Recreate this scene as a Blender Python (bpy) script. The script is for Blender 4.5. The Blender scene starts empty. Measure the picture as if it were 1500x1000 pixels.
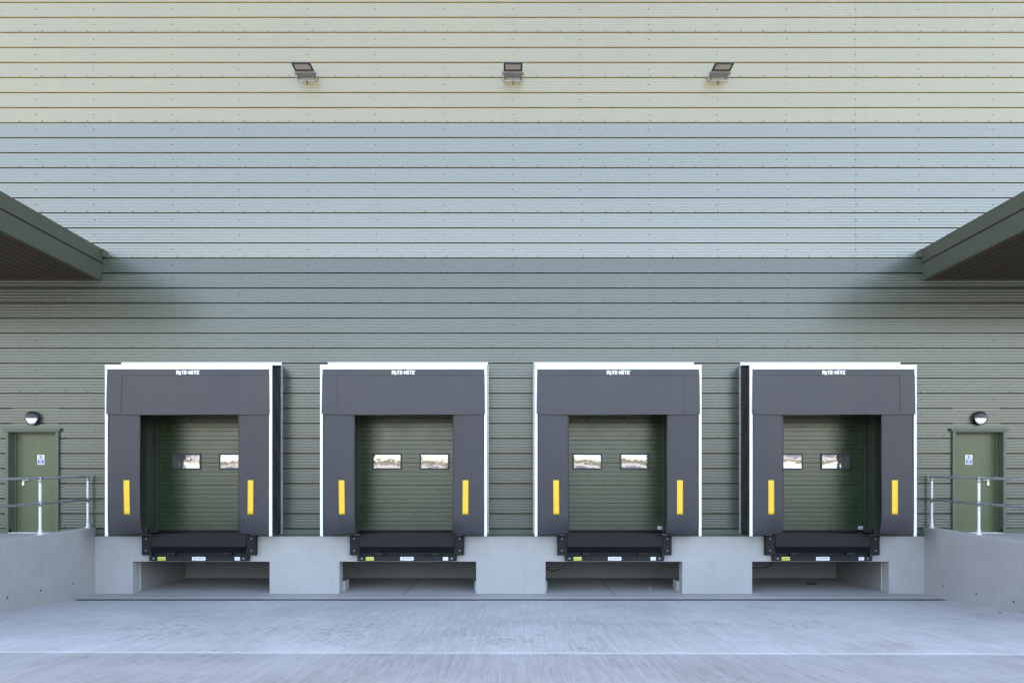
import bpy, math, random
from mathutils import Vector
random.seed(7)
R = math.radians
scene = bpy.context.scene
col = scene.collection

# ------------------------------------------------------------------ helpers
class MB:
    """collects faces, links them as ONE mesh object"""
    def __init__(s): s.v = []; s.f = []; s.m = []
    def face(s, pts, mi=0):
        n = len(s.v); s.v += [tuple(p) for p in pts]; s.f.append(tuple(range(n, n + len(pts)))); s.m.append(mi)
    def box(s, x0, x1, y0, y1, z0, z1, mi=0):
        n = len(s.v)
        s.v += [(x0,y0,z0),(x1,y0,z0),(x1,y1,z0),(x0,y1,z0),(x0,y0,z1),(x1,y0,z1),(x1,y1,z1),(x0,y1,z1)]
        for q in ((3,2,1,0),(4,5,6,7),(0,1,5,4),(1,2,6,5),(2,3,7,6),(3,0,4,7)):
            s.f.append(tuple(n + i for i in q)); s.m.append(mi)
    def grid(s, pts, mi=0):
        """pts[i][j] shared-vertex grid"""
        n = len(s.v); a = len(pts); b = len(pts[0])
        for row in pts: s.v += [tuple(p) for p in row]
        for i in range(a - 1):
            for j in range(b - 1):
                s.f.append((n+i*b+j, n+i*b+j+1, n+(i+1)*b+j+1, n+(i+1)*b+j)); s.m.append(mi)
    def tube(s, path, r, n=10, mi=0, cap=True):
        path = [Vector(p) for p in path]; rings = []
        for i, p in enumerate(path):
            t = (path[min(i+1, len(path)-1)] - path[max(i-1, 0)]).normalized()
            up = Vector((0,0,1)) if abs(t.z) < .9 else Vector((1,0,0))
            a = t.cross(up).normalized(); b = a.cross(t).normalized()
            rr = r[i] if isinstance(r, (list, tuple)) else r
            rings.append([p + a*rr*math.cos(2*math.pi*k/n) + b*rr*math.sin(2*math.pi*k/n) for k in range(n)])
        base = len(s.v)
        for ring in rings: s.v += [tuple(p) for p in ring]
        for i in range(len(rings)-1):
            for k in range(n):
                s.f.append((base+i*n+k, base+i*n+(k+1)%n, base+(i+1)*n+(k+1)%n, base+(i+1)*n+k)); s.m.append(mi)
        if cap:
            s.f.append(tuple(base+k for k in reversed(range(n)))); s.m.append(mi)
            e = base+(len(rings)-1)*n
            s.f.append(tuple(e+k for k in range(n))); s.m.append(mi)
    def prism_x(s, prof, x0, x1, mi=0, cap=True):
        """profile of (y,z) points, closed, extruded along x"""
        n = len(prof); base = len(s.v)
        s.v += [(x0,y,z) for y,z in prof] + [(x1,y,z) for y,z in prof]
        for k in range(n):
            s.f.append((base+k, base+(k+1)%n, base+n+(k+1)%n, base+n+k)); s.m.append(mi)
        if cap:
            s.f.append(tuple(base+k for k in range(n))); s.m.append(mi)
            s.f.append(tuple(base+n+k for k in reversed(range(n)))); s.m.append(mi)
    def build(s, name, mats, parent=None, bevel=0, smooth=False, solid=0, segs=2):
        if not isinstance(mats, (list, tuple)): mats = [mats]
        off = wloc(parent)
        me = bpy.data.meshes.new(name)
        me.from_pydata([tuple(Vector(p) - off) for p in s.v], [], s.f)
        for m in mats: me.materials.append(m)
        me.polygons.foreach_set('material_index', s.m)
        if smooth: me.polygons.foreach_set('use_smooth', [True]*len(s.f))
        me.update()
        o = bpy.data.objects.new(name, me); col.objects.link(o)
        if parent is not None: o.parent = parent
        if solid:
            md = o.modifiers.new('solid', 'SOLIDIFY'); md.thickness = solid; md.offset = 0
        if bevel:
            md = o.modifiers.new('bevel', 'BEVEL'); md.width = bevel; md.segments = segs; md.limit_method = 'ANGLE'; md.angle_limit = R(40)
        return o

def wloc(o):
    v = Vector((0,0,0))
    while o is not None:
        v = v + o.location; o = o.parent
    return v
def thing(name, label, cat, loc, group=None):
    o = bpy.data.objects.new(name, None); col.objects.link(o); o.location = loc; o.empty_display_size = .2
    o['label'] = label; o['category'] = cat
    if group: o['group'] = group
    return o
def struct(o, label=None, kind='structure'):
    o['kind'] = kind
    if label: o['label'] = label
    return o
def kids(o): return [c for c in bpy.data.objects if c.parent == o]
def dup(o, parent=None):
    c = o.copy(); col.objects.link(c); c.parent = parent
    for ch in kids(o): dup(ch, c)
    return c

# ------------------------------------------------------------------ materials
def nd(nt, t, **kw):
    n = nt.nodes.new(t)
    for k, v in kw.items():
        if k in n.inputs: n.inputs[k].default_value = v
        else: setattr(n, k, v)
    return n
def noise(nt, scale, detail=3, rough=.55, vec=(1,1,1), dist=0):
    g = nt.nodes.new('ShaderNodeNewGeometry')
    mp = nt.nodes.new('ShaderNodeVectorMath'); mp.operation = 'MULTIPLY'; mp.inputs[1].default_value = vec
    nt.links.new(g.outputs['Position'], mp.inputs[0])
    n = nt.nodes.new('ShaderNodeTexNoise'); n.inputs['Scale'].default_value = scale; n.inputs['Detail'].default_value = detail
    n.inputs['Roughness'].default_value = rough; n.inputs['Distortion'].default_value = dist
    nt.links.new(mp.outputs[0], n.inputs['Vector'])
    return n.outputs['Fac']
def ramp(nt, fac, p0, p1, v0=0., v1=1.):
    n = nt.nodes.new('ShaderNodeMapRange'); n.clamp = True
    n.inputs[1].default_value = p0; n.inputs[2].default_value = p1; n.inputs[3].default_value = v0; n.inputs[4].default_value = v1
    nt.links.new(fac, n.inputs[0]); return n.outputs[0]
def math_(nt, op, a, b=None):
    n = nt.nodes.new('ShaderNodeMath'); n.operation = op
    for i, x in enumerate((a, b)):
        if x is None: continue
        if isinstance(x, (int, float)): n.inputs[i].default_value = x
        else: nt.links.new(x, n.inputs[i])
    return n.outputs[0]
def mixc(nt, fac, a, b, mode='MIX'):
    n = nt.nodes.new('ShaderNodeMix'); n.data_type = 'RGBA'; n.blend_type = mode
    for s, x in ((n.inputs[0], fac), (n.inputs[6], a), (n.inputs[7], b)):
        if isinstance(x, (int, float)): s.default_value = x
        elif isinstance(x, tuple): s.default_value = x if len(x) == 4 else (*x, 1)
        else: nt.links.new(x, s)
    return n.outputs[2]
def bumpn(nt, h, strength, dist=.01, nrm=None):
    b = nt.nodes.new('ShaderNodeBump'); b.inputs['Strength'].default_value = strength; b.inputs['Distance'].default_value = dist
    nt.links.new(h, b.inputs['Height'])
    if nrm is not None: nt.links.new(nrm, b.inputs['Normal'])
    return b.outputs['Normal']
def newmat(name):
    m = bpy.data.materials.new(name); m.use_nodes = True
    nt = m.node_tree; return m, nt, nt.nodes['Principled BSDF']
def mat(name, c, rough=.5, spec=.5, metal=0, var=.06, vs=2., vvec=(1,1,1), bump=0, bs=40, bvec=(1,1,1), bd=.005, ior=1.5):
    m, nt, p = newmat(name)
    p.inputs['Roughness'].default_value = rough; p.inputs['Metallic'].default_value = metal
    p.inputs['Specular IOR Level'].default_value = spec; p.inputs['IOR'].default_value = ior
    n = noise(nt, vs, 5, .6, vvec)
    f = ramp(nt, n, .3, .7)
    lo = tuple(x*(1-var) for x in c); hi = tuple(min(1, x*(1+var)) for x in c)
    nt.links.new(mixc(nt, f, lo, hi), p.inputs['Base Color'])
    rr = ramp(nt, n, .3, .7, max(0, rough-.05), min(1, rough+.05)); nt.links.new(rr, p.inputs['Roughness'])
    if bump: nt.links.new(bumpn(nt, noise(nt, bs, 3, .5, bvec), bump, bd), p.inputs['Normal'])
    return m

def cladmat(name, c, rough=.30, ior=1.6):
    m, nt, p = newmat(name)
    p.inputs['IOR'].default_value = ior
    big = noise(nt, .35, 2, .5, (.5, 1, 1.6))
    streak = noise(nt, 1.0, 4, .6, (5, 1, .35))
    fine = noise(nt, 14, 3, .6, (.25, 1, 2))
    v = math_(nt, 'ADD', math_(nt, 'MULTIPLY', big, .5), math_(nt, 'MULTIPLY', streak, .35))
    v = math_(nt, 'ADD', v, math_(nt, 'MULTIPLY', fine, .15))
    f = ramp(nt, v, .35, .65)
    cc = mixc(nt, f, tuple(x*.93 for x in c), tuple(x*1.06 for x in c))
    nt.links.new(cc, p.inputs['Base Color'])
    nt.links.new(ramp(nt, big, .3, .7, rough-.02, rough+.03), p.inputs['Roughness'])
    return m

M = {}
M['clad_top'] = cladmat('pale_cladding', (.198,.172,.072), .28, 2.2)
M['clad_mid'] = cladmat('light_grey_cladding', (.070,.074,.034), .26, 2.42)
M['clad_low'] = cladmat('green_cladding', (.055,.069,.053), .25, 1.78)
M['groove_bounce_top'] = mat('tan_groove_bounce_light', (.44,.34,.11), .6, var=.15)  # warm ground bounce on the groove faces, put into their colour
M['groove_bounce_mid'] = mat('olive_groove_bounce_light', (.27,.225,.08), .6, var=.15)  # the same painted bounce light, olive for the middle grooves
M['groove_shade_low'] = mat('dark_groove_shade', (.022,.026,.018), .6, var=.15)  # shade inside the lower grooves, painted as a dark colour
M['green_trim'] = mat('green_trim', (.085,.105,.075), .4, var=.08)
M['canopy_green'] = mat('canopy_green', (.058,.067,.045), .45, var=.08, vs=.8)
M['soffit'] = mat('brown_soffit', (.040,.026,.010), .5, var=.12)
M['screw'] = mat('screw_head', (.03,.032,.028), .5, metal=.3)
M['white'] = mat('white_trim', (.82,.83,.83), .4, var=.04)
M['curtain'] = mat('grey_pvc_curtain', (.033,.033,.041), .48, var=.17, vs=1.4, vvec=(2.2,1,.7), bump=.25, bs=3, bd=.02)
M['curtain_head'] = mat('grey_pvc_head_curtain', (.037,.037,.046), .45, var=.10, vs=1.1, bump=.3, bs=2.2, bd=.025)
M['black_fabric'] = mat('black_side_fabric', (.012,.012,.014), .55, var=.25, bump=.6, bs=9, bvec=(1,1,.35), bd=.02)
M['yellow'] = mat('yellow_stripe', (.90,.55,.025), .5, var=.05)
M['door'] = mat('green_sectional_door', (.023,.044,.017), .30, ior=1.72, var=.07, vs=3, bump=.3, bs=55, bd=.002)
M['exit_door'] = mat('olive_exit_door', (.086,.109,.052), .36, var=.10, vs=1.8)
M['jamb'] = mat('dark_jamb', (.035,.046,.030), .5)
M['rubber'] = mat('black_rubber', (.008,.008,.010), .6, spec=.35, var=.3, vs=6, bump=.3, bs=50)
M['tread'] = mat('black_tread_plate', (.005,.005,.008), .36, spec=.22, var=.3, vs=8)
M['black_steel'] = mat('black_steel', (.010,.010,.013), .5, spec=.35, var=.35, vs=7)
M['bolt'] = mat('zinc_bolt', (.6,.6,.62), .3, metal=.8)
M['bolt_dull'] = mat('dull_bolt', (.22,.22,.23), .4, metal=.5)
M['galv'] = mat('galvanised_tube', (.50,.51,.54), .42, metal=.75, var=.15, vs=14)
M['galv_post'] = mat('galvanised_post', (.72,.73,.75), .45, metal=.1, var=.08, vs=10)
M['label_white'] = mat('white_label', (.80,.80,.82), .4, var=.03)
M['label_yellow'] = mat('yellow_green_label', (.62,.70,.05), .4, var=.05)
M['ink'] = mat('dark_ink', (.05,.06,.09), .5)
M['ink_grey'] = mat('grey_ink', (.22,.24,.30), .5)
M['blue'] = mat('notice_blue', (.07,.10,.38), .4)
M['black_plastic'] = mat('black_plastic', (.012,.012,.014), .35)
M['opal'] = mat('opal_lens', (.80,.80,.82), .3, var=.02)
M['led'] = mat('led_lens', (.42,.40,.32), .35, var=.25, vs=60)
M['lamp_grey'] = mat('lamp_grey_metal', (.22,.21,.20), .45, var=.15, vs=20)
M['bracket'] = mat('bracket_steel', (.40,.40,.40), .4, metal=.5)
M['handle'] = mat('satin_steel', (.62,.62,.62), .3, metal=.9)
M['joint'] = mat('joint_dark', (.05,.05,.05), .8)
M['mastic'] = mat('mastic', (.7,.7,.7), .7)
M['hole'] = mat('tie_hole', (.02,.02,.02), .9)
M['seal_frame'] = mat('window_frame_black', (.02,.02,.024), .45)
M['roofsheet'] = mat('roof_sheet', (.35,.36,.35), .5)
M['pebble'] = mat('pebble', (.6,.58,.55), .8)

def concrete(name, c, marks=0):
    m, nt, p = newmat(name)
    big = noise(nt, .55, 5, .6); mid = noise(nt, 3.5, 5, .65); fine = noise(nt, 60, 3, .6)
    v = math_(nt, 'ADD', math_(nt, 'MULTIPLY', big, .5), math_(nt, 'ADD', math_(nt, 'MULTIPLY', mid, .35), math_(nt, 'MULTIPLY', fine, .15)))
    f = ramp(nt, v, .36, .64)
    cc = mixc(nt, f, tuple(x*.90 for x in c), tuple(x*1.07 for x in c))
    # faint vertical run marks
    st = ramp(nt, noise(nt, 1.2, 5, .6, (4, 4, .3)), .55, .75)
    cc = mixc(nt, math_(nt, 'MULTIPLY', st, .12), cc, tuple(x*.6 for x in c))
    # pinholes
    ph = ramp(nt, noise(nt, 34, 1, .4), .735, .78)
    cc = mixc(nt, math_(nt, 'MULTIPLY', ph, .45), cc, (.1,.1,.1))
    nt.links.new(cc, p.inputs['Base Color'])
    p.inputs['Roughness'].default_value = .75; p.inputs['Specular IOR Level'].default_value = .3
    h = math_(nt, 'ADD', math_(nt, 'MULTIPLY', fine, .3), mid)
    nt.links.new(bumpn(nt, h, .25, .006), p.inputs['Normal'])
    return m
M['concrete_wall'] = concrete('painted_concrete', (.42,.42,.42))
M['concrete_side'] = concrete('cast_concrete', (.37,.365,.36))
M['pit'] = concrete('shaded_pit_concrete', (.27,.27,.275))  # same concrete, darkened so the void's shade sits in its colour
M['apron'] = concrete('apron_concrete', (.40,.395,.375))

def yardmat():
    m, nt, p = newmat('brushed_concrete')
    g = nt.nodes.new('ShaderNodeNewGeometry'); sx = nt.nodes.new('ShaderNodeSeparateXYZ'); nt.links.new(g.outputs['Position'], sx.inputs[0])
    X, Y = sx.outputs[0], sx.outputs[1]
    broom = noise(nt, 1.0, 4, .7, (22, .8, 1), .4); broom2 = noise(nt, 1.0, 3, .7, (52, 2.4, 1), .3)
    patch = noise(nt, .45, 4, .55, (1, .8, 1), .6); mid = noise(nt, 2.2, 5, .65); fine = noise(nt, 45, 3, .7)
    v = math_(nt, 'ADD', math_(nt, 'MULTIPLY', broom, .28), math_(nt, 'MULTIPLY', broom2, .26))
    v = math_(nt, 'ADD', v, math_(nt, 'ADD', math_(nt, 'MULTIPLY', patch, .28), math_(nt, 'ADD', math_(nt, 'MULTIPLY', mid, .12), math_(nt, 'MULTIPLY', fine, .16))))
    f = ramp(nt, v, .38, .63)
    cc = mixc(nt, f, (.285,.28,.27), (.53,.52,.505))
    # broken surface patches where the broom tore the top
    ex = math_(nt, 'MULTIPLY', math_(nt, 'ADD', X, 2.6), .22); ey = math_(nt, 'MULTIPLY', math_(nt, 'ADD', Y, 5.2), .55)
    spot = ramp(nt, math_(nt, 'SQRT', math_(nt, 'ADD', math_(nt, 'MULTIPLY', ex, ex), math_(nt, 'MULTIPLY', ey, ey))), .2, 1.2, .13, 0)
    tear = math_(nt, 'MULTIPLY', ramp(nt, math_(nt, 'ADD', spot, noise(nt, .5, 4, .6, (1, 1.2, 1), .3)), .54, .66), ramp(nt, noise(nt, 13, 4, .75, (1, .5, 1)), .50, .66))
    cc = mixc(nt, math_(nt, 'MULTIPLY', tear, .65), cc, (.17,.17,.175))
    # construction joint between two pours, pale line, older slab on the near side
    wob = math_(nt, 'MULTIPLY', math_(nt, 'SUBTRACT', noise(nt, 1.3, 3, .6), .5), .10)
    jy = math_(nt, 'ADD', math_(nt, 'ADD', Y, 6.78), math_(nt, 'ADD', wob, math_(nt, 'MULTIPLY', X, .012)))
    near = ramp(nt, jy, -.03, .01, 1, 0)
    cc = mixc(nt, math_(nt, 'MULTIPLY', near, .8), cc, mixc(nt, 1., cc, (.70,.70,.69), 'MULTIPLY'))
    line = math_(nt, 'MULTIPLY', ramp(nt, math_(nt, 'ABSOLUTE', math_(nt, 'SUBTRACT', jy, .05)), .015, .10, 1, 0), ramp(nt, noise(nt, 1.7, 5, .75), .30, .62, .2, 1))
    cc = mixc(nt, math_(nt, 'MULTIPLY', line, .62), cc, (.66,.66,.65))
    # concrete haunch along the drain
    ha = ramp(nt, Y, -1.12, -1.07, 0, .45)
    cc = mixc(nt, ha, cc, (.52,.51,.49))
    # saw cuts running to the building
    for xs in (-7.6, -3.05, 1.52, 6.1):
        c1 = ramp(nt, math_(nt, 'ABSOLUTE', math_(nt, 'ADD', math_(nt, 'SUBTRACT', X, xs), math_(nt, 'MULTIPLY', wob, .1))), .004, .014, .45, 0)
        cc = mixc(nt, c1, cc, (.12,.12,.12)) if xs in () else cc
    # rusty stain
    dx = math_(nt, 'MULTIPLY', math_(nt, 'SUBTRACT', X, 5.05), 1.7); dy = math_(nt, 'MULTIPLY', math_(nt, 'ADD', Y, 6.15), 2.1)
    d = math_(nt, 'SQRT', math_(nt, 'ADD', math_(nt, 'MULTIPLY', dx, dx), math_(nt, 'MULTIPLY', dy, dy)))
    st = math_(nt, 'MULTIPLY', ramp(nt, d, .1, .75, 1, 0), ramp(nt, noise(nt, 7, 4, .7), .40, .68))
    cc = mixc(nt, math_(nt, 'MULTIPLY', st, .7), cc, (.26,.19,.13))
    nt.links.new(cc, p.inputs['Base Color'])
    p.inputs['Roughness'].default_value = .8; p.inputs['Specular IOR Level'].default_value = .25
    h = math_(nt, 'ADD', math_(nt, 'MULTIPLY', broom2, .7), math_(nt, 'SUBTRACT', math_(nt, 'MULTIPLY', fine, .35), math_(nt, 'MULTIPLY', tear, .6)))
    nt.links.new(bumpn(nt, h, .35, .012), p.inputs['Normal'])
    return m
M['yard'] = yardmat()

def panemat():
    m, nt, p = newmat('acrylic_pane')
    p.inputs['Base Color'].default_value = (.10,.10,.10,1); p.inputs['Roughness'].default_value = .09
    p.inputs['IOR'].default_value = 3.4; p.inputs['Specular IOR Level'].default_value = .5
    nt.links.new(bumpn(nt, noise(nt, 4.2, 2, .5, (1, 1, .9), .9), .30, .02), p.inputs['Normal'])
    return m
M['pane'] = panemat()

# ------------------------------------------------------------------ place numbers (metres; wall face is y = 0, camera side is y < 0)
CAMX, CAMZ, CAMD = .025, 2.44, 15.15
def WX(x): return (x - 750)/66 + CAMX
def WZ(y): return CAMZ + (707 - y)/66
BAYS = (-6.85, -2.28, 2.28, 6.85)
DOCK = 1.258
PITCH = 1/3
LINE0 = 10.425               # groove between the pale and light-grey sheets
TOP = LINE0 + PITCH*14
OPEN_HW, OPEN_TOP = 1.2, 4.25
LDOOR = (-11.126, -10.08); RDOOR = (9.843, 10.90); DOOR_TOP = 3.565; LAND = 1.334
LWALL, RWALL = -9.195, 9.146

# ------------------------------------------------------------------ warehouse
wh = thing('warehouse', 'tall ribbed warehouse wall banded cream, light grey and green above a concrete dock', 'warehouse', (0, 0, 0))

def profile(k0, k1):
    """(y,z) up the sheet from groove k0 to groove k1 (multiples of the pitch below LINE0)"""
    pts = []
    for k in range(k0, k1, -1):
        z = LINE0 - k*PITCH
        pts += [(.055, z + .010), (0, z + .0165)]
        for fr in (.21, .40, .60, .79):
            c = z + PITCH*fr
            pts += [(0, c - .013), (.0021, c - .004), (.0021, c + .004), (0, c + .013)]
        pts += [(0, z + PITCH - .0145), (.055, z + PITCH - .009)]
    return pts
def clip(pts, zmin):
    out = []
    for i, (y, z) in enumerate(pts):
        if z >= zmin:
            if not out and i > 0:
                y0, z0 = pts[i-1]; t = (zmin - z0)/(z - z0); out.append((y0 + (y - y0)*t, zmin))
            out.append((y, z))
    return out
SEAMS = [WX(x) for x in (-247, 252.5, 752, 1253.5, 1755)]
COLS = [WX(x) for x in (-150, -47, 53, 138, 253, 351, 451, 551, 650, 751, 851, 951, 1051, 1153, 1254, 1347, 1455, 1553, 1650)]
XA, XB = -26., 26.
holes = [(c - OPEN_HW, c + OPEN_HW, OPEN_TOP) for c in BAYS] + [(*LDOOR, DOOR_TOP), (*RDOOR, DOOR_TOP)]
def sheet(name, k0, k1, m, label, groove_tint):
    mb = MB(); pr = profile(k0, k1)
    xs = sorted(set([XA, XB] + SEAMS + [h for o in holes for h in o[:2]]))
    for a, b in zip(xs, xs[1:]):
        mid = (a + b)/2; zt = max([o[2] for o in holes if o[0] < mid < o[1]] + [-9])
        p = clip(pr, zt)
        if len(p) < 2: continue
        oy = .0025*(sum(1 for s in SEAMS if s < mid) % 2)
        n0 = len(mb.m); mb.grid([[(x, y + oy, z) for (y, z) in p] for x in (a, b)])
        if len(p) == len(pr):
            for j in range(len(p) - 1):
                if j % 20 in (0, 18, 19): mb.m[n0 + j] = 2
    def screw(x, z):
        for o in holes:
            if o[0] - .12 < x < o[1] + .12 and z < o[2] + .12: return
        r = .0105; h = .007; n = len(mb.v)
        pts = [(x + r*math.cos(i*math.pi/3), z + r*math.sin(i*math.pi/3)) for i in range(6)]
        mb.face([(px, -h, pz) for px, pz in pts][::-1], 1)
        for i in range(6):
            (ax, az), (bx, bz) = pts[i], pts[(i+1) % 6]
            mb.face([(ax, .003, az), (bx, .003, bz), (bx, -h, bz), (ax, -h, az)], 1)
    for k in range(k0, k1, -1):
        z = LINE0 - k*PITCH
        for x in COLS: screw(x + random.uniform(-.012, .012) - .003*(z - 8), z + PITCH*.545 + random.uniform(-.004, .004))
        if k % 3 == 0:
            x = -13.9
            while x < 14:
                screw(x + random.uniform(-.01, .01), z + .036); x += .5
    o = mb.build(name, [m, M['screw'], groove_tint], wh); o['label'] = label
    return o
sheet('cladding', 0, -14, M['clad_top'], 'pale cream upper cladding', M['groove_bounce_top'])
sheet('cladding', 9, 0, M['clad_mid'], 'light grey middle cladding', M['groove_bounce_mid'])
sheet('cladding', 27, 9, M['clad_low'], 'dark green lower cladding', M['groove_shade_low'])
# base drip flashing between sheets and concrete
mb = MB()
edges = [LWALL - 6] + [e for c in BAYS for e in (c - 1.15, c + 1.15)] + [RWALL + 6]
for a, b in ((LWALL, BAYS[0]-OPEN_HW), (BAYS[0]+OPEN_HW, BAYS[1]-OPEN_HW), (BAYS[1]+OPEN_HW, BAYS[2]-OPEN_HW), (BAYS[2]+OPEN_HW, BAYS[3]-OPEN_HW), (BAYS[3]+OPEN_HW, RWALL)):
    mb = MB(); mb.prism_x([(.05, DOCK), (-.062, DOCK + .004), (-.062, DOCK + .022), (-.012, DOCK + .05), (-.012, DOCK + .15), (.05, DOCK + .172)], a, b); mb.build('drip_flashing', M['green_trim'], wh)
for a, b in ((XA, LDOOR[0]), (LDOOR[1], LWALL - .3), (RWALL + .3, RDOOR[0]), (RDOOR[1], XB)):
    mb = MB(); mb.box(a, b, -.012, .05, DOCK - .02, DOCK + .168); mb.build('drip_flashing', M['green_trim'], wh)
# body: back-up wall, sides, roof
mb = MB()
mb.box(XA, XB, 2.7, 40, .0, TOP - .2); o = mb.build('wall', M['clad_low'], wh)
mb = MB(); mb.prism_x([(-.06, TOP), (-.06, TOP + .25), (20, TOP + 1.2), (40.1, TOP + .25), (40.1, TOP), (20, TOP - .19)], XA - .1, XB + .1)
mb.build('roof', M['roofsheet'], wh)
mb = MB(); mb.box(XA, XB, .05, 1.2, 4.4, TOP - .2)
for a, b in ((XA, LDOOR[0]-.2), (LDOOR[1]+.2, BAYS[0]-1.6), (BAYS[0]+1.6, BAYS[1]-1.6), (BAYS[1]+1.6, BAYS[2]-1.6), (BAYS[2]+1.6, BAYS[3]-1.6), (BAYS[3]+1.6, RDOOR[0]-.2), (RDOOR[1]+.2, XB)):
    mb.box(a, b, .05, 1.2, DOCK, 4.4)
mb.build('inner_wall', M['jamb'], wh)

# concrete dock face with four open pits
PHW, PTOP, PIER = 1.513, .7035, .25
mb = MB()
F = -.05
xs = [LWALL] + [e for c in BAYS for e in (c - PHW, c + PHW)] + [RWALL]
for a, b in zip(xs[0::2], xs[1::2]): mb.box(a, b, F, PIER, 0, PTOP)
mb.box(LWALL, RWALL, F, PIER, PTOP, DOCK)
mb.box(BAYS[0] - PHW, BAYS[3] + PHW, PIER, 2.6, PTOP + .02, DOCK - .02, 3)         # slab over the void
mb.box(BAYS[0] - PHW, BAYS[3] + PHW, 2.42, 2.6, 0, PTOP + .02, 3)                  # back wall of the void
mb.box(BAYS[0] - PHW - .2, BAYS[0] - PHW, PIER, 2.6, 0, PTOP + .02, 3)
mb.box(BAYS[3] + PHW, BAYS[3] + PHW + .2, PIER, 2.6, 0, PTOP + .02, 3)
for i in (0, 1, 2):                                                             # low kerbs behind the piers
    mb.box(BAYS[i] + PHW - .055, BAYS[i+1] - PHW + .055, PIER, PIER + .35, 0, .225)
for s, x in ((1, BAYS[0] - PHW), (-1, BAYS[3] + PHW)):
    a, b = sorted((x, x + s*.006)); mb.box(a, b, PIER - .006, PIER + .014, .02, PTOP - .01, 1)
mb.box(LWALL - .012, LWALL, F + .01, F + .05, 0, DOCK, 2); mb.box(RWALL, RWALL + .012, F + .01, F + .05, 0, DOCK, 2)
mb.box(LWALL, RWALL, F + .004, .2, -.3, -.035)
mb.build('dock_plinth', [M['concrete_wall'], M['mastic'], M['joint'], M['pit']], wh)

# sectional doors behind the shelters
DY = .40
for i, c in enumerate(BAYS):
    mb = MB(); z0, z1 = 1.372, 4.35; pts = [(DY + .04, z0)]; z = z0
    pts.append((DY, z0))
    k = 0
    while z < z1:
        z += .102; k += 1
        w = .008 if k % 5 else .012
        pts += [(DY, z - w), (DY + (.007 if k % 5 else .012), z - .002), (DY + (.007 if k % 5 else .012), z + .002), (DY, z + w*.6)]
    mb.grid([[(x, y, zz) for (y, zz) in pts] for x in (c - OPEN_HW - .05, c + OPEN_HW + .05)])
    door = mb.build('sectional_door', M['door'], wh)
    mb = MB(); mb.prism_x([(DY - .015, 1.325), (DY + .05, 1.325), (DY + .05, 1.373), (DY - .008, 1.373), (DY - .018, 1.35)], c - OPEN_HW + .01, c + OPEN_HW - .01)
    mb.build('bottom_seal', M['rubber'], door)
    for s in (-1, 1):
        wx = c + s*.54; hw, wz0, wz1 = .338, 2.742, 3.113; t = .034
        mb = MB()
        mb.box(wx - hw, wx + hw, DY - .022, DY + .01, wz0, wz0 + t); mb.box(wx - hw, wx + hw, DY - .022, DY + .01, wz1 - t, wz1)
        mb.box(wx - hw, wx - hw + t, DY - .022, DY + .01, wz0 + t, wz1 - t); mb.box(wx + hw - t, wx + hw, DY - .022, DY + .01, wz0 + t, wz1 - t)
        mb.build('window_frame', M['seal_frame'], door, bevel=.006)
        mb = MB(); ax = random.uniform(-.002, .004); az = random.uniform(.004, .009)*random.choice((1, 1, -1)); tw = random.uniform(-.004, .004); sk = random.uniform(-.3, .3)
        N = 14; g = []
        for a in range(N + 1):
            u = a/N*2 - 1; row = []
            for b in range(N + 1):
                v = b/N*2 - 1
                y = DY - (.005 if az > 0 else .018) - ax*(1 - u*u) - az*(1 - (v - sk*.3)**2)*(.6 + .4*math.cos(u*1.5)) + tw*u*v
                row.append((wx + u*(hw - t + .001), y + .012*(1 if az < 0 else 0) * 0, (wz0 + wz1)/2 + v*((wz1 - wz0)/2 - t + .001)))
            g.append(row)
        mb.grid(g); mb.build('window_pane', M['pane'], door, smooth=True)
    if i >= 2:
        px = 963.5 if i == 2 else 1257
        x0 = (px - 750)*.01555 + CAMX
        mb = MB(); mb.box(x0, x0 + .16, DY - .006, DY + .005, 1.388, 1.455); mb.box(x0 + .02, x0 + .14, DY - .008, DY - .005, 1.41, 1.435, 1)
        mb.build('name_plate', [M['label_white'], M['ink_grey']], door)
    # jamb lining
    mb = MB()
    for s in (-1, 1):
        a, b = sorted((c + s*OPEN_HW, c + s*(OPEN_HW + .30))); mb.box(a, b, -.016, .05, DOCK + .002, OPEN_TOP + .25)
        a, b = sorted((c + s*OPEN_HW, c + s*(OPEN_HW + .04))); mb.box(a, b, .05, DY - .003, DOCK + .06, OPEN_TOP)
        a, b = sorted((c + s*(OPEN_HW - .035), c + s*OPEN_HW)); mb.box(a, b, DY - .06, DY - .003, DOCK + .07, OPEN_TOP)
    mb.box(c - OPEN_HW, c + OPEN_HW, -.014, DY - .003, OPEN_TOP, OPEN_TOP + .2)
    mb.build('door_lining', M['jamb'], wh, bevel=.004)
    mb = MB(); mb.box(c - OPEN_HW - .02, c + OPEN_HW + .02, -.03, DY + .3, DOCK + .0, DOCK + .028)
    mb.build('threshold', M['concrete_side'], wh)

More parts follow.
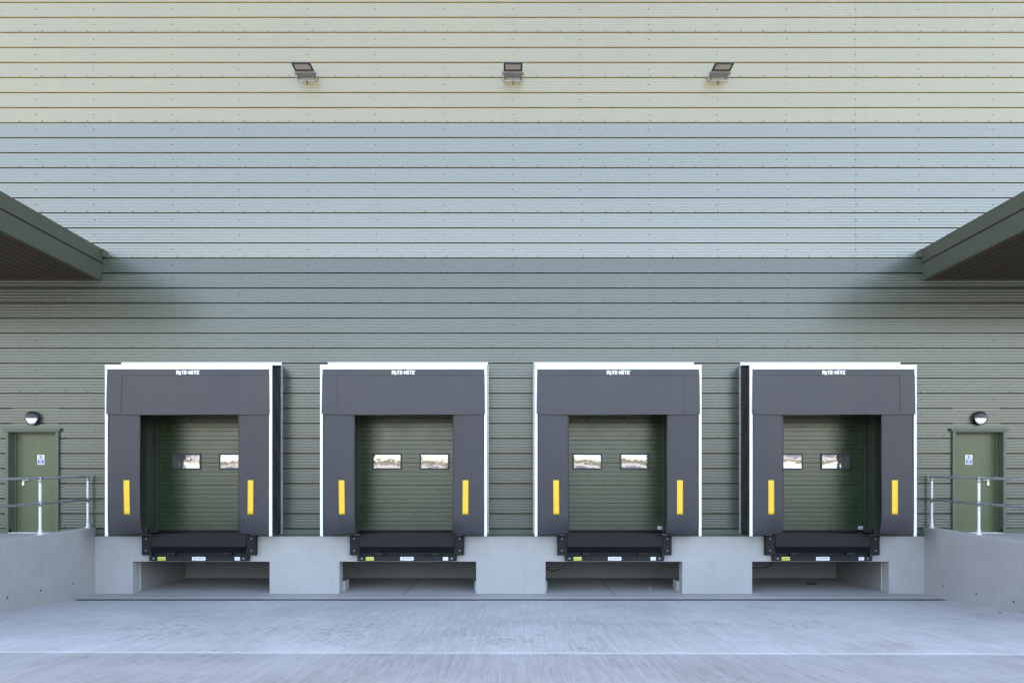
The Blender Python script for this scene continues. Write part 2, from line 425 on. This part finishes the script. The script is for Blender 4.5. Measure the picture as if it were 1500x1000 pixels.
# personnel doors
def exit_door(x0, x1, hinge_right, side):
    fr = MB(); w = .065; P = -.045
    fr.box(x0 - w, x0, P, .14, LAND, DOOR_TOP); fr.box(x1, x1 + w, P, .14, LAND, DOOR_TOP)
    fr.box(x0 - w, x1 + w, P, .14, DOOR_TOP, DOOR_TOP + .065)
    fr.box(x0 - w - .05, x1 + w + .05, P - .02, .0, DOOR_TOP + .065, DOOR_TOP + .085)
    fr.box(x0 - w - .05, x1 + w + .05, P - .02, P - .008, DOOR_TOP + .025, DOOR_TOP + .065)
    leaf = MB(); Y = .165
    leaf.box(x0 + .006, x1 - .006, Y, Y + .05, LAND + .012, DOOR_TOP - .006)
    d = leaf.build('exit_door', M['exit_door'], wh, bevel=.004)
    d['label'] = 'olive steel exit door with blue and white notice'
    fr.box(x0, x0 + .045, .13, .16, LAND, DOOR_TOP); fr.box(x1 - .045, x1, .13, .16, LAND, DOOR_TOP); fr.box(x0 + .045, x1 - .045, .13, .16, DOOR_TOP - .04, DOOR_TOP)
    fr.build('door_frame', M['green_trim'], d, bevel=.003)
    hx = x0 + .20 if hinge_right else x1 - .20
    s = 1 if hinge_right else -1
    h = MB(); hz = 2.50
    h.tube([(hx, Y, hz), (hx, Y - .012, hz)], .032, 14); h.tube([(hx, Y - .01, hz), (hx, Y - .055, hz), (hx + s*.02, Y - .062, hz), (hx + s*.15, Y - .062, hz)], .011, 10)
    h.tube([(hx - s*.005, Y, hz - .075), (hx - s*.005, Y - .012, hz - .075)], .024, 14); h.box(hx - .028, hx + .018, Y - .02, Y - .001, hz - .115, hz - .04)
    h.build('door_handle', M['handle'], d, smooth=False)
    nx = (x0 + x1)/2 + (.06 if hinge_right else -.10); nz = 2.96; n = MB(); a, b = .078, .108
    n.box(nx - a, nx + a, Y - .004, Y, nz - b, nz + b, 0)
    yy = Y - .006
    n.face([(nx + .034*math.cos(t*math.pi/10), yy, nz + .062 + .034*math.sin(t*math.pi/10)) for t in range(20)], 1)
    n.box(nx - .0055, nx + .0055, yy - .002, yy - .0005, nz + .056, nz + .088, 0); n.box(nx - .0055, nx + .0055, yy - .002, yy - .0005, nz + .038, nz + .048, 0)
    n.box(nx - .062, nx + .062, yy - .001, Y - .003, nz - .092, nz + .012, 1)
    for q, (l, r) in enumerate(((-.04, .04), (-.03, .03), (-.038, .038))):
        n.box(nx + l, nx + r, yy - .002, yy - .0005, nz - .018 - q*.03, nz - .003 - q*.03, 0)
    n.build('notice', [M['label_white'], M['blue']], d)
    t = MB(); t.box(x0, x1, -.045, .2, LAND - .03, LAND + .008); t.build('door_sill', M['galv_post'], d)
exit_door(*LDOOR, True, 'left'); exit_door(*RDOOR, False, 'right')

# ------------------------------------------------------------------ dock shelters
SD = .65
def curtain_pt(x, z, s, zb=1.325, zt=3.99):
    """front curtain surface; t = 0 at the outer edge, 1 at the inner edge"""
    t = (1.715 - abs(x))/(1.715 - 1.044)
    q = max(0, 1 - (z - zb)/.42)
    y = -.642 + .030*t*t + .09*q*q*(.2 + .8*t) + .006*math.sin(z*2.1 + s) + .004*math.sin(x*9 + z*1.3)
    return y
def block_logo(mb, x0, x1, z0, z1, y):
    W = {'R': 1., 'I': .46, 'T': .86, 'E': .78, '-': .40, 'H': 1.0, 'J': .46}
    seq = ['R', 'J', 'T', 'E', '-', 'H', 'I', 'T', 'E']; gap = .10
    tot = sum(W[c] for c in seq) + gap*(len(seq) - 1); k = (x1 - x0)/tot; x = x0; H = z1 - z0; t = .36*k; th = .26*H
    def bx(a, b, c, d): mb.box(a, b, y - .004, y, c, d)
    for c in seq:
        w = W[c]*k
        if c == 'R':
            bx(x, x + t, z0, z1); bx(x + t, x + w, z1 - th, z1); bx(x + t, x + w, z0 + .36*H, z0 + .56*H); bx(x + w - t*.9, x + w, z0 + .56*H, z1 - th); bx(x + w - t, x + w, z0, z0 + .36*H)
        elif c == 'J': bx(x, x + w*.85, z0 - .16*H, z0 + .78*H); bx(x - .12*k, x, z0 - .16*H, z0 - .02*H)
        elif c == 'I': bx(x, x + w*.85, z0, z0 + .80*H); bx(x, x + w*.85, z0 + .92*H, z1 + .14*H)
        elif c == 'T': bx(x, x + w, z1 - th, z1); bx(x + w/2 - t/2, x + w/2 + t/2, z0, z1 - th)
        elif c == 'E':
            bx(x, x + t, z0, z1); bx(x + t, x + w, z0, z0 + th*.9); bx(x + t, x + w, z1 - th*.9, z1); bx(x + t, x + w*.92, z0 + .40*H, z0 + .60*H)
        elif c == 'H': bx(x, x + t, z0, z1); bx(x + w - t, x + w, z0, z1); bx(x + t, x + w - t, z0 + .36*H, z0 + .62*H)
        elif c == '-': bx(x, x + w, z0 + .38*H, z0 + .62*H)
        x += w + gap*k
    bx(x1 + .004, x1 + .018, z1 - .012, z1)
def make_shelter(label):
    r = thing('dock_shelter', label, 'dock shelter', (0, 0, 1.309), 'dock shelters along the warehouse wall')
    m = MB()
    m.box(-1.772, 1.772, -.655, -.60, 4.850, 4.934)
    m.box(-1.772, -1.715, -.652, -.605, 1.309, 4.850); m.box(1.715, 1.772, -.652, -.605, 1.309, 4.850)
    m.build('front_frame_or_shade_plate', M['white'], r, bevel=.004)
    m = MB(); m.prism_x([(-.655, 4.935), (-.655, 4.947), (-.04, 5.052), (-.04, 5.038)], -1.772, 1.772); m.build('roof_sheet', M['white'], r)
    m = MB(); m.box(-1.772, 1.772, -.04, -.002, 5.030, 5.107); m.build('wall_flange', M['white'], r, bevel=.003)
    for s in (-1, 1):
        m = MB(); g = []
        for a in range(9):
            row = []
            for b in range(41):
                u, v = a/8, b/40
                y = -.604 + u*.60; z = 1.315 + v*(3.60 + .10*u)
                x = s*(1.742 + .012*math.sin(v*23 + u*5) * math.sin(u*math.pi) - .03*math.sin(u*math.pi) + random.uniform(-.006, .006)*math.sin(u*math.pi))
                row.append((x, y, z))
            g.append(row)
        m.grid(g); m.build('side_fabric', M['black_fabric'], r, smooth=True, solid=.008)
        m = MB(); a, b = sorted((s*1.752, s*1.790)); m.box(a, b, -.028, -.001, 1.315, 5.03); m.build('side_flange', M['galv'], r)
    m = MB(); pts = []
    for a in range(25):
        x = -1.714 + a/24*3.428
        pts.append([(x, -.6650 - .002*math.sin(math.pi*(4.850 - z)/.14) - .001*math.sin(x*6), z) for z in (4.850, 4.82, 4.79, 4.755, 4.722)])
    m.grid(pts); hp = m.build('header_panel', M['curtain_head'], r, solid=.003)
    m = MB(); block_logo(m, -.245, .240, 4.740, 4.822, -.6710); m.build('logo', M['white'], hp)
    def head_piece(x0, x1, z0, z1, yo, n):
        m = MB(); pts = []
        for a in range(n + 1):
            x = x0 + (x1 - x0)*a/n; row = []
            for b in range(13):
                v = b/12; z = z1 + (z0 - z1)*v
                wob = .004*math.sin(x*4.1 + v*2) + .003*math.sin(x*11)*v
                row.append((x*(1 + .006*v), -.655 - .006*math.sin(v*math.pi*.5) - yo - wob*.6, z + .004*math.sin(x*2.3)*v))
            pts.append(row)
        m.grid(pts); return m
    head_piece(-1.70, 1.70, 3.888, 4.738, 0, 24).build('head_curtain', M['curtain_head'], r, solid=.003)
    head_piece(-1.722, -1.405, 3.906, 4.736, .0080, 6).build('head_flap', M['curtain_head'], r, solid=.002)
    head_piece(1.405, 1.722, 3.906, 4.736, .0080, 6).build('head_flap', M['curtain_head'], r, solid=.002)
    for s in (-1, 1):
        m = MB(); pts = []
        for a in range(13):
            x = s*(1.714 - a/12*(1.714 - 1.044)); row = []
            for b in range(41):
                z = 1.325 + (3.99 - 1.325)*(b/40)**1.3
                t = a/12
                zz = z + (.035*t*t if b == 0 else 0)
                row.append((x + s*.010*max(0, 1 - (z - 1.325)/.5)*-1, curtain_pt(x, z, s), zz))
            pts.append(row)
        m.grid(pts); cu = m.build('front_curtain', M['curtain'], r, smooth=True, solid=.008)
        m = MB(); pts = []; lean = .006 if s < 0 else -.003
        for a in range(4):
            row = []
            for b in range(13):
                z = 1.773 + .725*b/12; x = s*1.315 + (-.061 + .122*a/3) - lean*(b/12 - .5)
                row.append((x, curtain_pt(x, z, s) - .007, z))
            pts.append(row)
        m.grid(pts); m.build('guide_stripe', M['yellow'], cu, smooth=True, solid=.003)
    return r
SH_L = ('grey dock shelter at the left end of the row, next to the left ramp wall',
        'grey dock shelter second from the left, between left end shelter and the centre',
        'grey dock shelter third from the left, just right of the centre',
        'grey dock shelter at the right end of the row, next to the right ramp wall')
sh = make_shelter(SH_L[0])
for i, c in enumerate(BAYS):
    o = sh if i == 0 else dup(sh)
    o.location = (c, 0, 1.309); o['label'] = SH_L[i]

# ------------------------------------------------------------------ dock levellers
def make_leveller(label, cable):
    r = thing('dock_leveller', label, 'dock leveller', (0, 0, .73), 'dock levellers below the shelters')
    m = MB(); m.box(-1.04, 1.04, -.10, DY - .02, 1.288, 1.325); m.build('deck', M['tread'], r)
    m = MB(); pr = [(-.10, 1.330), (-.155, 1.327), (-.190, 1.045), (-.150, .925), (-.132, .93), (-.165, 1.04), (-.14, 1.30), (-.10, 1.305)]
    m.prism_x(pr, -1.035, 1.035)
    def stud(x, a, b, t, flip):
        ya, za = a; yb, zb = b
        dy, dz = yb - ya, zb - za; L = math.hypot(dy, dz); n = (dz/L, -dy/L)
        cy, cz = ya + dy*t, za + dz*t; w, h = .015, .013/L
        tip = (x, cy + n[0]*.010, cz + n[1]*.010)
        q = (.6 if flip else 1.)
        p4 = [(x - w*q, cy, cz), (x, cy + dy*h*(1.6-q), cz + dz*h*(1.6-q)), (x + w*q, cy, cz), (x, cy - dy*h*(1.6-q), cz - dz*h*(1.6-q))]
        for i in range(4): m.face([p4[i], p4[(i+1) % 4], tip])
    for j in range(7):
        for i in range(52): stud(-1.015 + i*.0395 + (.02 if j % 2 else 0), (-.155, 1.327), (-.190, 1.045), (j + .5)/7, (i + j) % 2)
    for j in range(3):
        for i in range(52): stud(-1.015 + i*.0395 + (.02 if j % 2 else 0), (-.190, 1.045), (-.150, .925), (j + .5)/3, (i + j) % 2)
    m.build('lip', M['tread'], r)
    m = MB(); m.box(-1.04, 1.04, -.075, -.052, .72, 1.285); m.build('front_frame_or_shade_plate', M['rubber'], r)  # black plate standing in for the shaded gap behind the lip
    for s in (-1, 1):
        m = MB(); a, b = sorted((s*1.055, s*1.255)); m.box(a, b, -.165, -.052, .855, 1.284); bu = m.build('bumper', M['rubber'], r, bevel=.012)
        m = MB(); a, b = sorted((s*1.036, s*1.058)); m.box(a, b, -.150, -.052, .80, 1.300); m.build('bumper_bracket', M['black_steel'], r)
        for z in (1.215, .957):
            m = MB(); x = s*1.158
            m.tube([(x, -.150, z), (x, -.168, z)], .019, 14); m.tube([(x, -.168, z), (x, -.182, z)], .013, 6)
            m.build('bolt', M['bolt_dull'], bu)
        m = MB(); m.box(s*.62 - .09, s*.62 + .09, -.150, -.07, .838, .915); m.box(s*.62 - .05, s*.62 + .05, -.165, -.150, .85, .90); m.build('lip_keeper', M['black_steel'], r, bevel=.006)
    m = MB(); m.box(-1.09, 1.09, -.160, -.052, .730, .835); m.box(-1.085, 1.085, -.166, -.160, .819, .833)
    be = m.build('toe_beam', M['black_steel'], r, bevel=.005)
    Y = -.1605
    for x in (-.99, .985):
        m = MB(); m.tube([(x, Y, .784), (x, Y - .010, .784)], .017, 10); m.build('bolt', M['bolt'], be)
    m = MB(); m.box(-.90, -.725, Y - .004, Y, .742, .822); m.box(-.885, -.74, Y - .0055, Y - .0035, .786, .792, 1)
    for k in range(5): m.box(-.88 + k*.028, -.88 + k*.028 + .016, Y - .0055, Y - .0035, .764 + (k % 2)*.004, .780 + (k % 3)*.003, 1)
    m.build('sticker', [M['label_yellow'], M['ink_grey']], be)['label'] = 'yellow green sticker'
    m = MB(); m.box(-.145, .148, Y - .004, Y, .740, .822)
    for k in range(16):
        a, b = k*math.pi/8, (k + 1)*math.pi/8
        m.face([(-.08 + .026*math.cos(t)*q, Y - .006, .781 + .026*math.sin(t)*q) for t, q in ((a, 1), (b, 1), (b, .6), (a, .6))][::-1], 1)
    for k in range(7): m.box(-.035 + k*.023, -.035 + k*.023 + .017, Y - .0055, Y - .0035, .782, .797, 1)
    m.box(-.035, .12, Y - .0055, Y - .0035, .766, .770, 1)
    m.build('sticker', [M['label_white'], M['ink_grey']], be)['label'] = 'wide white sticker with round emblem'
    m = MB(); m.box(.79, .905, Y - .004, Y, .742, .818); m.box(.81, .885, Y - .0055, Y - .0035, .795, .80, 1); m.box(.81, .87, Y - .0055, Y - .0035, .775, .779, 1)
    m.build('sticker', [M['label_white'], M['ink_grey']], be)['label'] = 'small white sticker'
    return r
def add_cable(r, drop):
    m = MB(); P = [(-1.60, .56), (-1.50, .535 - drop*.2), (-1.40, .505 - drop*.4), (-1.30, .50 - drop*.5), (-1.19, .53 - drop*.2), (-1.09, .60), (-1.01, .70), (-.99, .78)]
    c = wloc(r); pts = []
    for i in range(len(P) - 1):
        p0, p1, p2, p3 = P[max(i-1, 0)], P[i], P[i+1], P[min(i+2, len(P)-1)]
        for k in range(5):
            t = k/5
            f = lambda a: .5*((2*p1[a]) + (-p0[a] + p2[a])*t + (2*p0[a] - 5*p1[a] + 4*p2[a] - p3[a])*t*t + (-p0[a] + 3*p1[a] - 3*p2[a] + p3[a])*t**3)
            pts.append((c.x + f(0), .26 - .24*(i + t)/6, f(1)))
    m.tube(pts, .012, 8); m.build('hose', M['rubber'], r, smooth=True)
LV_L = ('black dock leveller below the left end shelter, bare side pit wall behind it',
        'black dock leveller below the second shelter from the left',
        'black dock leveller below the third shelter, hose sagging well down at its left',
        'black dock leveller below the right end shelter, short hose high at its left')
lv = make_leveller(LV_L[0], False)
levs = []
for i, c in enumerate(BAYS):
    o = lv if i == 0 else dup(lv)
    o.location = (c - .003, 0, .73); o['label'] = LV_L[i]; levs.append(o)
add_cable(levs[2], .05); add_cable(levs[3], -.07)

# ------------------------------------------------------------------ canopies
def canopy(xe, s, label):
    """xe = inner side edge, s = outward direction"""
    r = thing('canopy', label, 'canopy', (xe, 0, 6.925), 'flat canopies over the exit doors')
    Lx, D = 8.0, 4.6
    def X(d): return xe + s*d
    def bx(m, d0, d1, y0, y1, z0, z1):
        a, b = sorted((X(d0), X(d1))); m.box(a, b, y0, y1, z0, z1)
    m = MB()
    bx(m, 0, .06, -D, -.004, 6.925, 7.288); bx(m, -.012, .06, -D - .012, -.004, 7.318, 7.62)
    bx(m, .06, Lx, -D, -D + .06, 6.925, 7.288); bx(m, .06, Lx, -D - .012, -D + .06, 7.318, 7.62)
    m.build('fascia', M['canopy_green'], r, bevel=.006)
    m = MB(); bx(m, .02, .06, -D + .02, -.004, 7.288, 7.318); bx(m, .06, Lx, -D + .02, -D + .06, 7.288, 7.318); m.build('shadow_gap', M['joint'], r)
    m = MB(); d = .062
    while d < Lx - .2:
        a, b = sorted((X(d + .01), X(d + .188))); m.box(a, b, -D + .061, -.045, 6.945, 6.965)
        d += .2
    bx(m, .06, Lx, -D + .061, -.045, 6.968, 6.985)
    m.build('soffit', M['soffit'], r)
    m = MB(); bx(m, .06, Lx, -.045, -.004, 6.935, 6.985); m.build('edge_trim', M['soffit'], r)
    m = MB(); bx(m, .0, Lx, -D, -.004, 7.60, 7.618 - .003); m.build('roof_deck', M['roofsheet'], r)
    m = MB(); bx(m, -.105, -.013, -.07, -.002, 7.425, 7.575); bx(m, -.065, -.013, -.09, -.002, 7.575, 7.60); m.build('end_stop', M['canopy_green'], r, bevel=.004)
    return r
canopy(WX(150), -1, 'dark green flat canopy with brown slatted soffit over the left exit door')
canopy(WX(1350.5), 1, 'dark green flat canopy with brown slatted soffit over the right exit door')

# ------------------------------------------------------------------ lamps on the wall
FL = ('floodlight high on pale cladding, leftmost of the three', 'floodlight high on pale cladding, above the centre between the middle shelters', 'floodlight high on pale cladding, rightmost of the three')
def make_flood(label):
    r = thing('floodlight', label, 'floodlight', (0, 0, 11.33), 'floodlights along the upper wall')
    m = MB(); m.box(-.205, .205, -.465, -.205, 11.462, 11.478); m.box(-.205, -.178, -.465, -.205, 11.448, 11.462); m.box(.178, .205, -.465, -.205, 11.448, 11.462)
    m.box(-.178, .178, -.465, -.438, 11.448, 11.462); m.box(-.178, .178, -.232, -.205, 11.448, 11.462)
    for k in range(9): m.box(-.18 + k*.044, -.172 + k*.044, -.30, -.215, 11.478, 11.50)
    m.build('lamp_head', M['black_plastic'], r, bevel=.004)
    m = MB(); m.box(-.165, .165, -.425, -.246, 11.453, 11.4615); m.build('lens', M['led'], r)
    m = MB(); m.box(-.20, .20, -.205, -.055, 11.412, 11.50); m.box(-.225, -.20, -.17, -.10, 11.43, 11.48); m.box(.20, .225, -.17, -.10, 11.43, 11.48); m.build('driver_box', M['lamp_grey'], r, bevel=.008)
    m = MB(); m.box(-.15, .15, -.016, -.002, 11.322, 11.43)
    for s in (-1, 1):
        m.tube([(s*.232, -.135, 11.46), (s*.232, -.06, 11.40), (s*.20, -.022, 11.345), (s*.15, -.010, 11.325)], .011, 8)
    br = m.build('bracket', M['bracket'], r)
    for x in (-.073, .073):
        m = MB(); m.tube([(x, -.016, 11.363), (x, -.03, 11.363)], .017, 6); m.build('bolt', M['bolt'], br)
    m = MB(); m.tube([(0.0, -.018, 11.335), (.004, -.03, 11.318), (.002, -.02, 11.30), (.0, .0, 11.297)], .009, 8); m.build('cable', M['rubber'], r)
    return r
fl = make_flood(FL[0])
for i, x in enumerate((WX(450), WX(751.5), WX(1052))):
    o = fl if i == 0 else dup(fl)
    o.location = (x, 0, 11.33); o['label'] = FL[i]

def make_bulkhead(label):
    r = thing('bulkhead_lamp', label, 'wall lamp', (0, 0, 3.87), 'round lamps over the exit doors')
    C = 3.87; m = MB(); Rr = .152
    def ring(rad, y, n=40): return [(rad*math.cos(2*math.pi*k/n), y, C + rad*math.sin(2*math.pi*k/n)) for k in range(n + 1)]
    m.grid([ring(Rr*.92, 0), ring(Rr, -.02), ring(Rr, -.075), ring(Rr*.96, -.088), ring(Rr*.88, -.090), ring(Rr*.86, -.08)])
    # eyelid over the upper half
    g = []
    for a in range(9):
        rad = Rr*.97*(1 - a/8); y = -.088 - .035*math.sqrt(max(0, 1 - (rad/(Rr*.97))**2))
        g.append([(rad*math.cos(math.pi*k/20 ), y, C + .004 + rad*math.sin(math.pi*k/20)*.985) for k in range(21)])
    m.grid(g)
    m.face([(Rr*.94*math.cos(math.pi*k/20), -.088 - .034*math.sin(math.pi*k/20), C + .003) for k in range(21)])
    m.build('body', M['black_plastic'], r, smooth=True)
    m = MB(); g = []
    for a in range(9):
        rad = Rr*.86*(1 - a/8); y = -.080 - .022*math.sqrt(max(0, 1 - (rad/(Rr*.86))**2))
        g.append([(rad*math.cos(-math.pi*k/20), y, C + .002 + rad*math.sin(-math.pi*k/20)) for k in range(21)])
    m.grid(g); m.build('lens', M['opal'], r, smooth=True)
    return r
BL = ('round black and white wall lamp over the left exit door', 'round black and white wall lamp over the right exit door')
bl = make_bulkhead(BL[0])
for i, x in enumerate((WX(50), WX(1433))):
    o = bl if i == 0 else dup(bl)
    o.location = (x, -.002, 3.87); o['label'] = BL[i]

# ------------------------------------------------------------------ ramp walls and handrails
SL = .0247
def ramp_wall(xi, s, holes_px, label):
    r = thing('retaining_wall', label, 'retaining wall', (xi, 0, 0), 'concrete walls beside the loading bay')
    T = .25; L = 15.; a, b = xi, xi + s*T
    m = MB()
    def top(d): return 1.455 - SL*d
    n = 10; c = .014
    P = []
    for i in range(n + 1):
        d = .055 + (L - .055)*i/n; y = -d
        P.append([(a, y, -.5), (a, y, top(d) - c), (a + s*c, y, top(d)), (b - s*c, y, top(d)), (b, y, top(d) - c), (b, y, -.5)])
    m.grid(P); m.face(P[0][::-1]); m.face(P[-1])
    # return of the wall end against the building
    q0, q1 = sorted((a, b)); m.box(q0 + .002, q1 - .002, -.055, -.003, 0, 1.445)
    for (y, z) in holes_px:
        m.face([(a - s*.002, y + .021*math.cos(t*math.pi/6), z + .021*math.sin(t*math.pi/6)) for t in range(12)], 1)
        g = [[(a - s*(.002 if q else .001), y + rr*math.cos(t*math.pi/6), z + rr*math.sin(t*math.pi/6)) for t in range(13)] for q, rr in ((0, .034), (1, .021))]
        m.grid(g, 0)
    m.build('wall', [M['concrete_side'], M['hole']], r)
    return r
def hole(px, py, xw):
    z = abs((xw - CAMX)/((px - 750)/1000)); return (-(CAMD - z), CAMZ - (py - 707)/1000*z)
ramp_wall(LWALL, -1, [hole(106.7, 854, LWALL), hole(59.5, 864, LWALL), hole(10.7, 875, LWALL)], 'grey concrete retaining wall on the left of the loading bay')
ramp_wall(RWALL, 1, [hole(1382, 858, RWALL), hole(1430, 868.5, RWALL), hole(1484.7, 880.7, RWALL)], 'grey concrete retaining wall on the right of the loading bay')

def railing(x, s, label):
    r = thing('handrail', label, 'handrail', (x, 0, 1.45), 'tube handrails on the ramp walls')
    def zt(d): return 2.576 - SL*d
    def base(d): return 1.455 - SL*d
    E = 9.2; RR = .0245
    ds = [.11 + 1.52*k for k in range(7)]
    m = MB(); d0 = ds[0]
    m.tube([(x, -d0, zt(d0) - .06), (x, -d0 - .008, zt(d0) - .018), (x, -d0 - .035, zt(d0) - .002), (x, -d0 - .07, zt(d0 + .07)), (x, -E, zt(E))], RR, 12)
    m.build('top_rail', M['galv'], r, smooth=True)
    m = MB(); m.tube([(x, -d0, zt(d0) - .505), (x, -E, zt(E) - .505)], RR, 12); m.build('mid_rail', M['galv'], r, smooth=True)
    for d in ds:
        m = MB(); m.tube([(x, -d, base(d)), (x, -d, zt(d) - .055)], RR, 12)
        m.tube([(x, -d, base(d)), (x, -d, base(d) + .012)], .055, 16)
        m.tube([(x, -d, base(d)), (x, -d, base(d) + .10)], .033, 12)
        p = m.build('post', M['galv_post'], r, smooth=False)
        m = MB()
        m.tube([(x, -d, zt(d) - .085), (x, -d, zt(d) - .02)], .031, 12); m.tube([(x, -d - .045, zt(d) - .001), (x, -d + (.045 if d > .5 else .012), zt(d) + .001)], .031, 12)
        m.build('fitting', M['galv'], p, smooth=True); m = MB()
        m.tube([(x, -d, zt(d) - .56), (x, -d, zt(d) - .45)], .031, 12); m.tube([(x, -d - .035, zt(d) - .505), (x, -d + .035, zt(d) - .505)], .032, 12)
        m.build('fitting', M['galv'], p, smooth=True)
    return r
railing(LWALL - .125, -1, 'galvanised tube handrail on the left retaining wall')
railing(RWALL + .125, 1, 'galvanised tube handrail on the right retaining wall')

# ------------------------------------------------------------------ ground
def ramp_slab(x0, x1):
    m = MB(); a, b = sorted((x0, x1))
    m.prism_x([(.16, LAND - .004), (-2., LAND - .004), (-16, .87), (-16, -.3), (.16, -.3)], a, b)
    struct(m.build('ramp', M['apron']))
ramp_slab(LWALL - .252, LWALL - 8); ramp_slab(RWALL + .252, RWALL + 8)
m = MB()
m.box(-9.19, 9.14, -.80, 2.5, -.03, 0)
for x in (-2.34, 2.27): m.face([(x - .008, -.30, .003), (x + .008, -.30, .003), (x + .008, 2.41, .003), (x - .008, 2.41, .003)], 1)
m.face([(-9.1, -.30, .003), (-9.1, -.315, .003), (9.1, -.315, .003), (9.1, -.30, .003)], 1)
struct(m.build('apron', [M['apron'], M['joint']]))
m = MB()
rows = [(420, -.04), (2.55, -.04), (-.78, -.04), (-.962, -.04), (-.964, 0.), (-3, .122), (-6, .302), (-9, .482), (-12, .662), (-15.2, .854), (-18, .87), (-40, .88), (-420, .9)]
xs = [-420, -60, -20, -9.2, -4, 0, 4, 9.2, 20, 60, 420]
m.grid([[(x, y, z) for x in xs] for y, z in rows]); struct(m.build('yard', M['yard']))
# drain
dr = thing('drain_channel', 'long dark slotted drain channel across the yard in front of the dock', 'drain', (0, -.87, 0))
m = MB(); m.box(-9.1, 9.08, -.955, -.805, -.035, -.022); m.build('channel', M['hole'], dr)
m = MB(); m.box(-9.1, 9.08, -.955, -.940, -.022, 0); m.box(-9.1, 9.08, -.820, -.805, -.022, 0)
x = -9.08
while x < 9.05: m.box(x, x + .014, -.940, -.820, -.020, -.004); x += .045
m.box(-9.1, 9.08, -.886, -.874, -.020, -.003)
m.build('grating', M['black_steel'], dr)
# little things lying about
m = MB(); m.tube([(0, 0, 0), (0, 0, .006)], .14, 24); m.box(-.02, .02, -.10, .10, .006, .009)
o = m.build('drain_cover', M['black_steel']); o.location = ((1188 - 750)*.01655 + CAMX, 1.4, 0); o['label'] = 'small dark drain cover on the pit floor under the right end leveller'; o['category'] = 'drain cover'
def pebble(x, y, z, r, label, m_):
    mb = MB(); n = 7; g = []
    for a in range(n + 1):
        th = math.pi*a/n; g.append([(r*math.sin(th)*math.cos(2*math.pi*k/9)*1.4, r*math.sin(th)*math.sin(2*math.pi*k/9), r*.55*(1 + math.cos(th))*(1 + .15*math.sin(k*2.1))) for k in range(10)])
    mb.grid(g); o = mb.build('concrete_chip', m_, smooth=False); o.location = (x, y, z); o['label'] = label; o['category'] = 'concrete chip'
pebble(3.22, .65, 0, .018, 'pale concrete chip on the pit floor under the third shelter', M['pebble'])
pebble(7.65, .9, 0, .014, 'pale concrete chip on the pit floor under the right end shelter', M['pebble'])
pebble(-7.75, .7, 0, .014, 'pale concrete chip on the pit floor under the left end shelter', M['pebble'])
pebble(8.75, -2.95, .119, .016, 'dark concrete chip on the yard near the right retaining wall', M['joint'])

# ------------------------------------------------------------------ land across the yard (lights and mirrors in the panes)
m, nt, p = newmat('brown_scrub')
n1 = noise(nt, .25, 6, .7); n2 = noise(nt, 1.5, 5, .7)
nt.links.new(mixc(nt, ramp(nt, math_(nt, 'ADD', math_(nt, 'MULTIPLY', n1, .5), math_(nt, 'MULTIPLY', n2, .5)), .38, .62), (.030,.032,.020), (.085,.070,.042)), p.inputs['Base Color'])
p.inputs['Roughness'].default_value = .95
M['scrub'] = m
mb = MB(); g = []
for a in range(9):
    row = []; u = a/8
    for b in range(161):
        x = -240 + 3*b
        prof = math.sin(min(1, u*1.6)*math.pi/2)
        hgt = 6.5 + 1.6*math.sin(x*.021 + 1) + 1.2*math.sin(x*.07) + random.uniform(-1, 1)*.9
        row.append((x, -62 - u*40 - 6*math.sin(x*.013), .5 + prof*hgt))
    g.append(row)
mb.grid(g); struct(mb.build('hills', M['scrub'], smooth=True))

# ------------------------------------------------------------------ light
SUN_EL, SUN_AZ = 36, -14        # sun behind the building, so the whole bay is in its shade
w = bpy.data.worlds.new('World'); scene.world = w; w.use_nodes = True
nt = w.node_tree; bg = nt.nodes['Background']
sky = nt.nodes.new('ShaderNodeTexSky'); sky.sky_type = 'NISHITA'; sky.sun_disc = False
sky.sun_elevation = R(SUN_EL); sky.sun_rotation = R(SUN_AZ); sky.air_density = 1.25; sky.dust_density = 2.2; sky.ozone_density = .2
nt.links.new(mixc(nt, 1., sky.outputs[0], (1.13, 1., .96), 'MULTIPLY'), bg.inputs['Color']); bg.inputs['Strength'].default_value = .15
sl = bpy.data.lights.new('sun', 'SUN'); sl.energy = 5; sl.angle = R(.5); sl.color = (1, .95, .87)
so = bpy.data.objects.new('sun', sl); col.objects.link(so)
dv = Vector((math.sin(R(SUN_AZ))*math.cos(R(SUN_EL)), math.cos(R(SUN_AZ))*math.cos(R(SUN_EL)), math.sin(R(SUN_EL))))
so.rotation_euler = dv.to_track_quat('Z', 'Y').to_euler(); so.location = dv*60

# ------------------------------------------------------------------ camera (24 mm, level, lens shifted up)
cd = bpy.data.cameras.new('camera'); cam = bpy.data.objects.new('camera', cd); col.objects.link(cam)
cam.location = (CAMX, -CAMD, CAMZ); cam.rotation_euler = (R(90), 0, 0)
cd.lens = 24; cd.sensor_width = 36; cd.sensor_fit = 'HORIZONTAL'; cd.shift_y = 207/1500; cd.clip_start = .1; cd.clip_end = 2000
scene.camera = cam
vs = scene.view_settings; vs.view_transform = 'Standard'; vs.look = 'None'; vs.exposure = 2.5; vs.gamma = 1; vs.use_curve_mapping = False
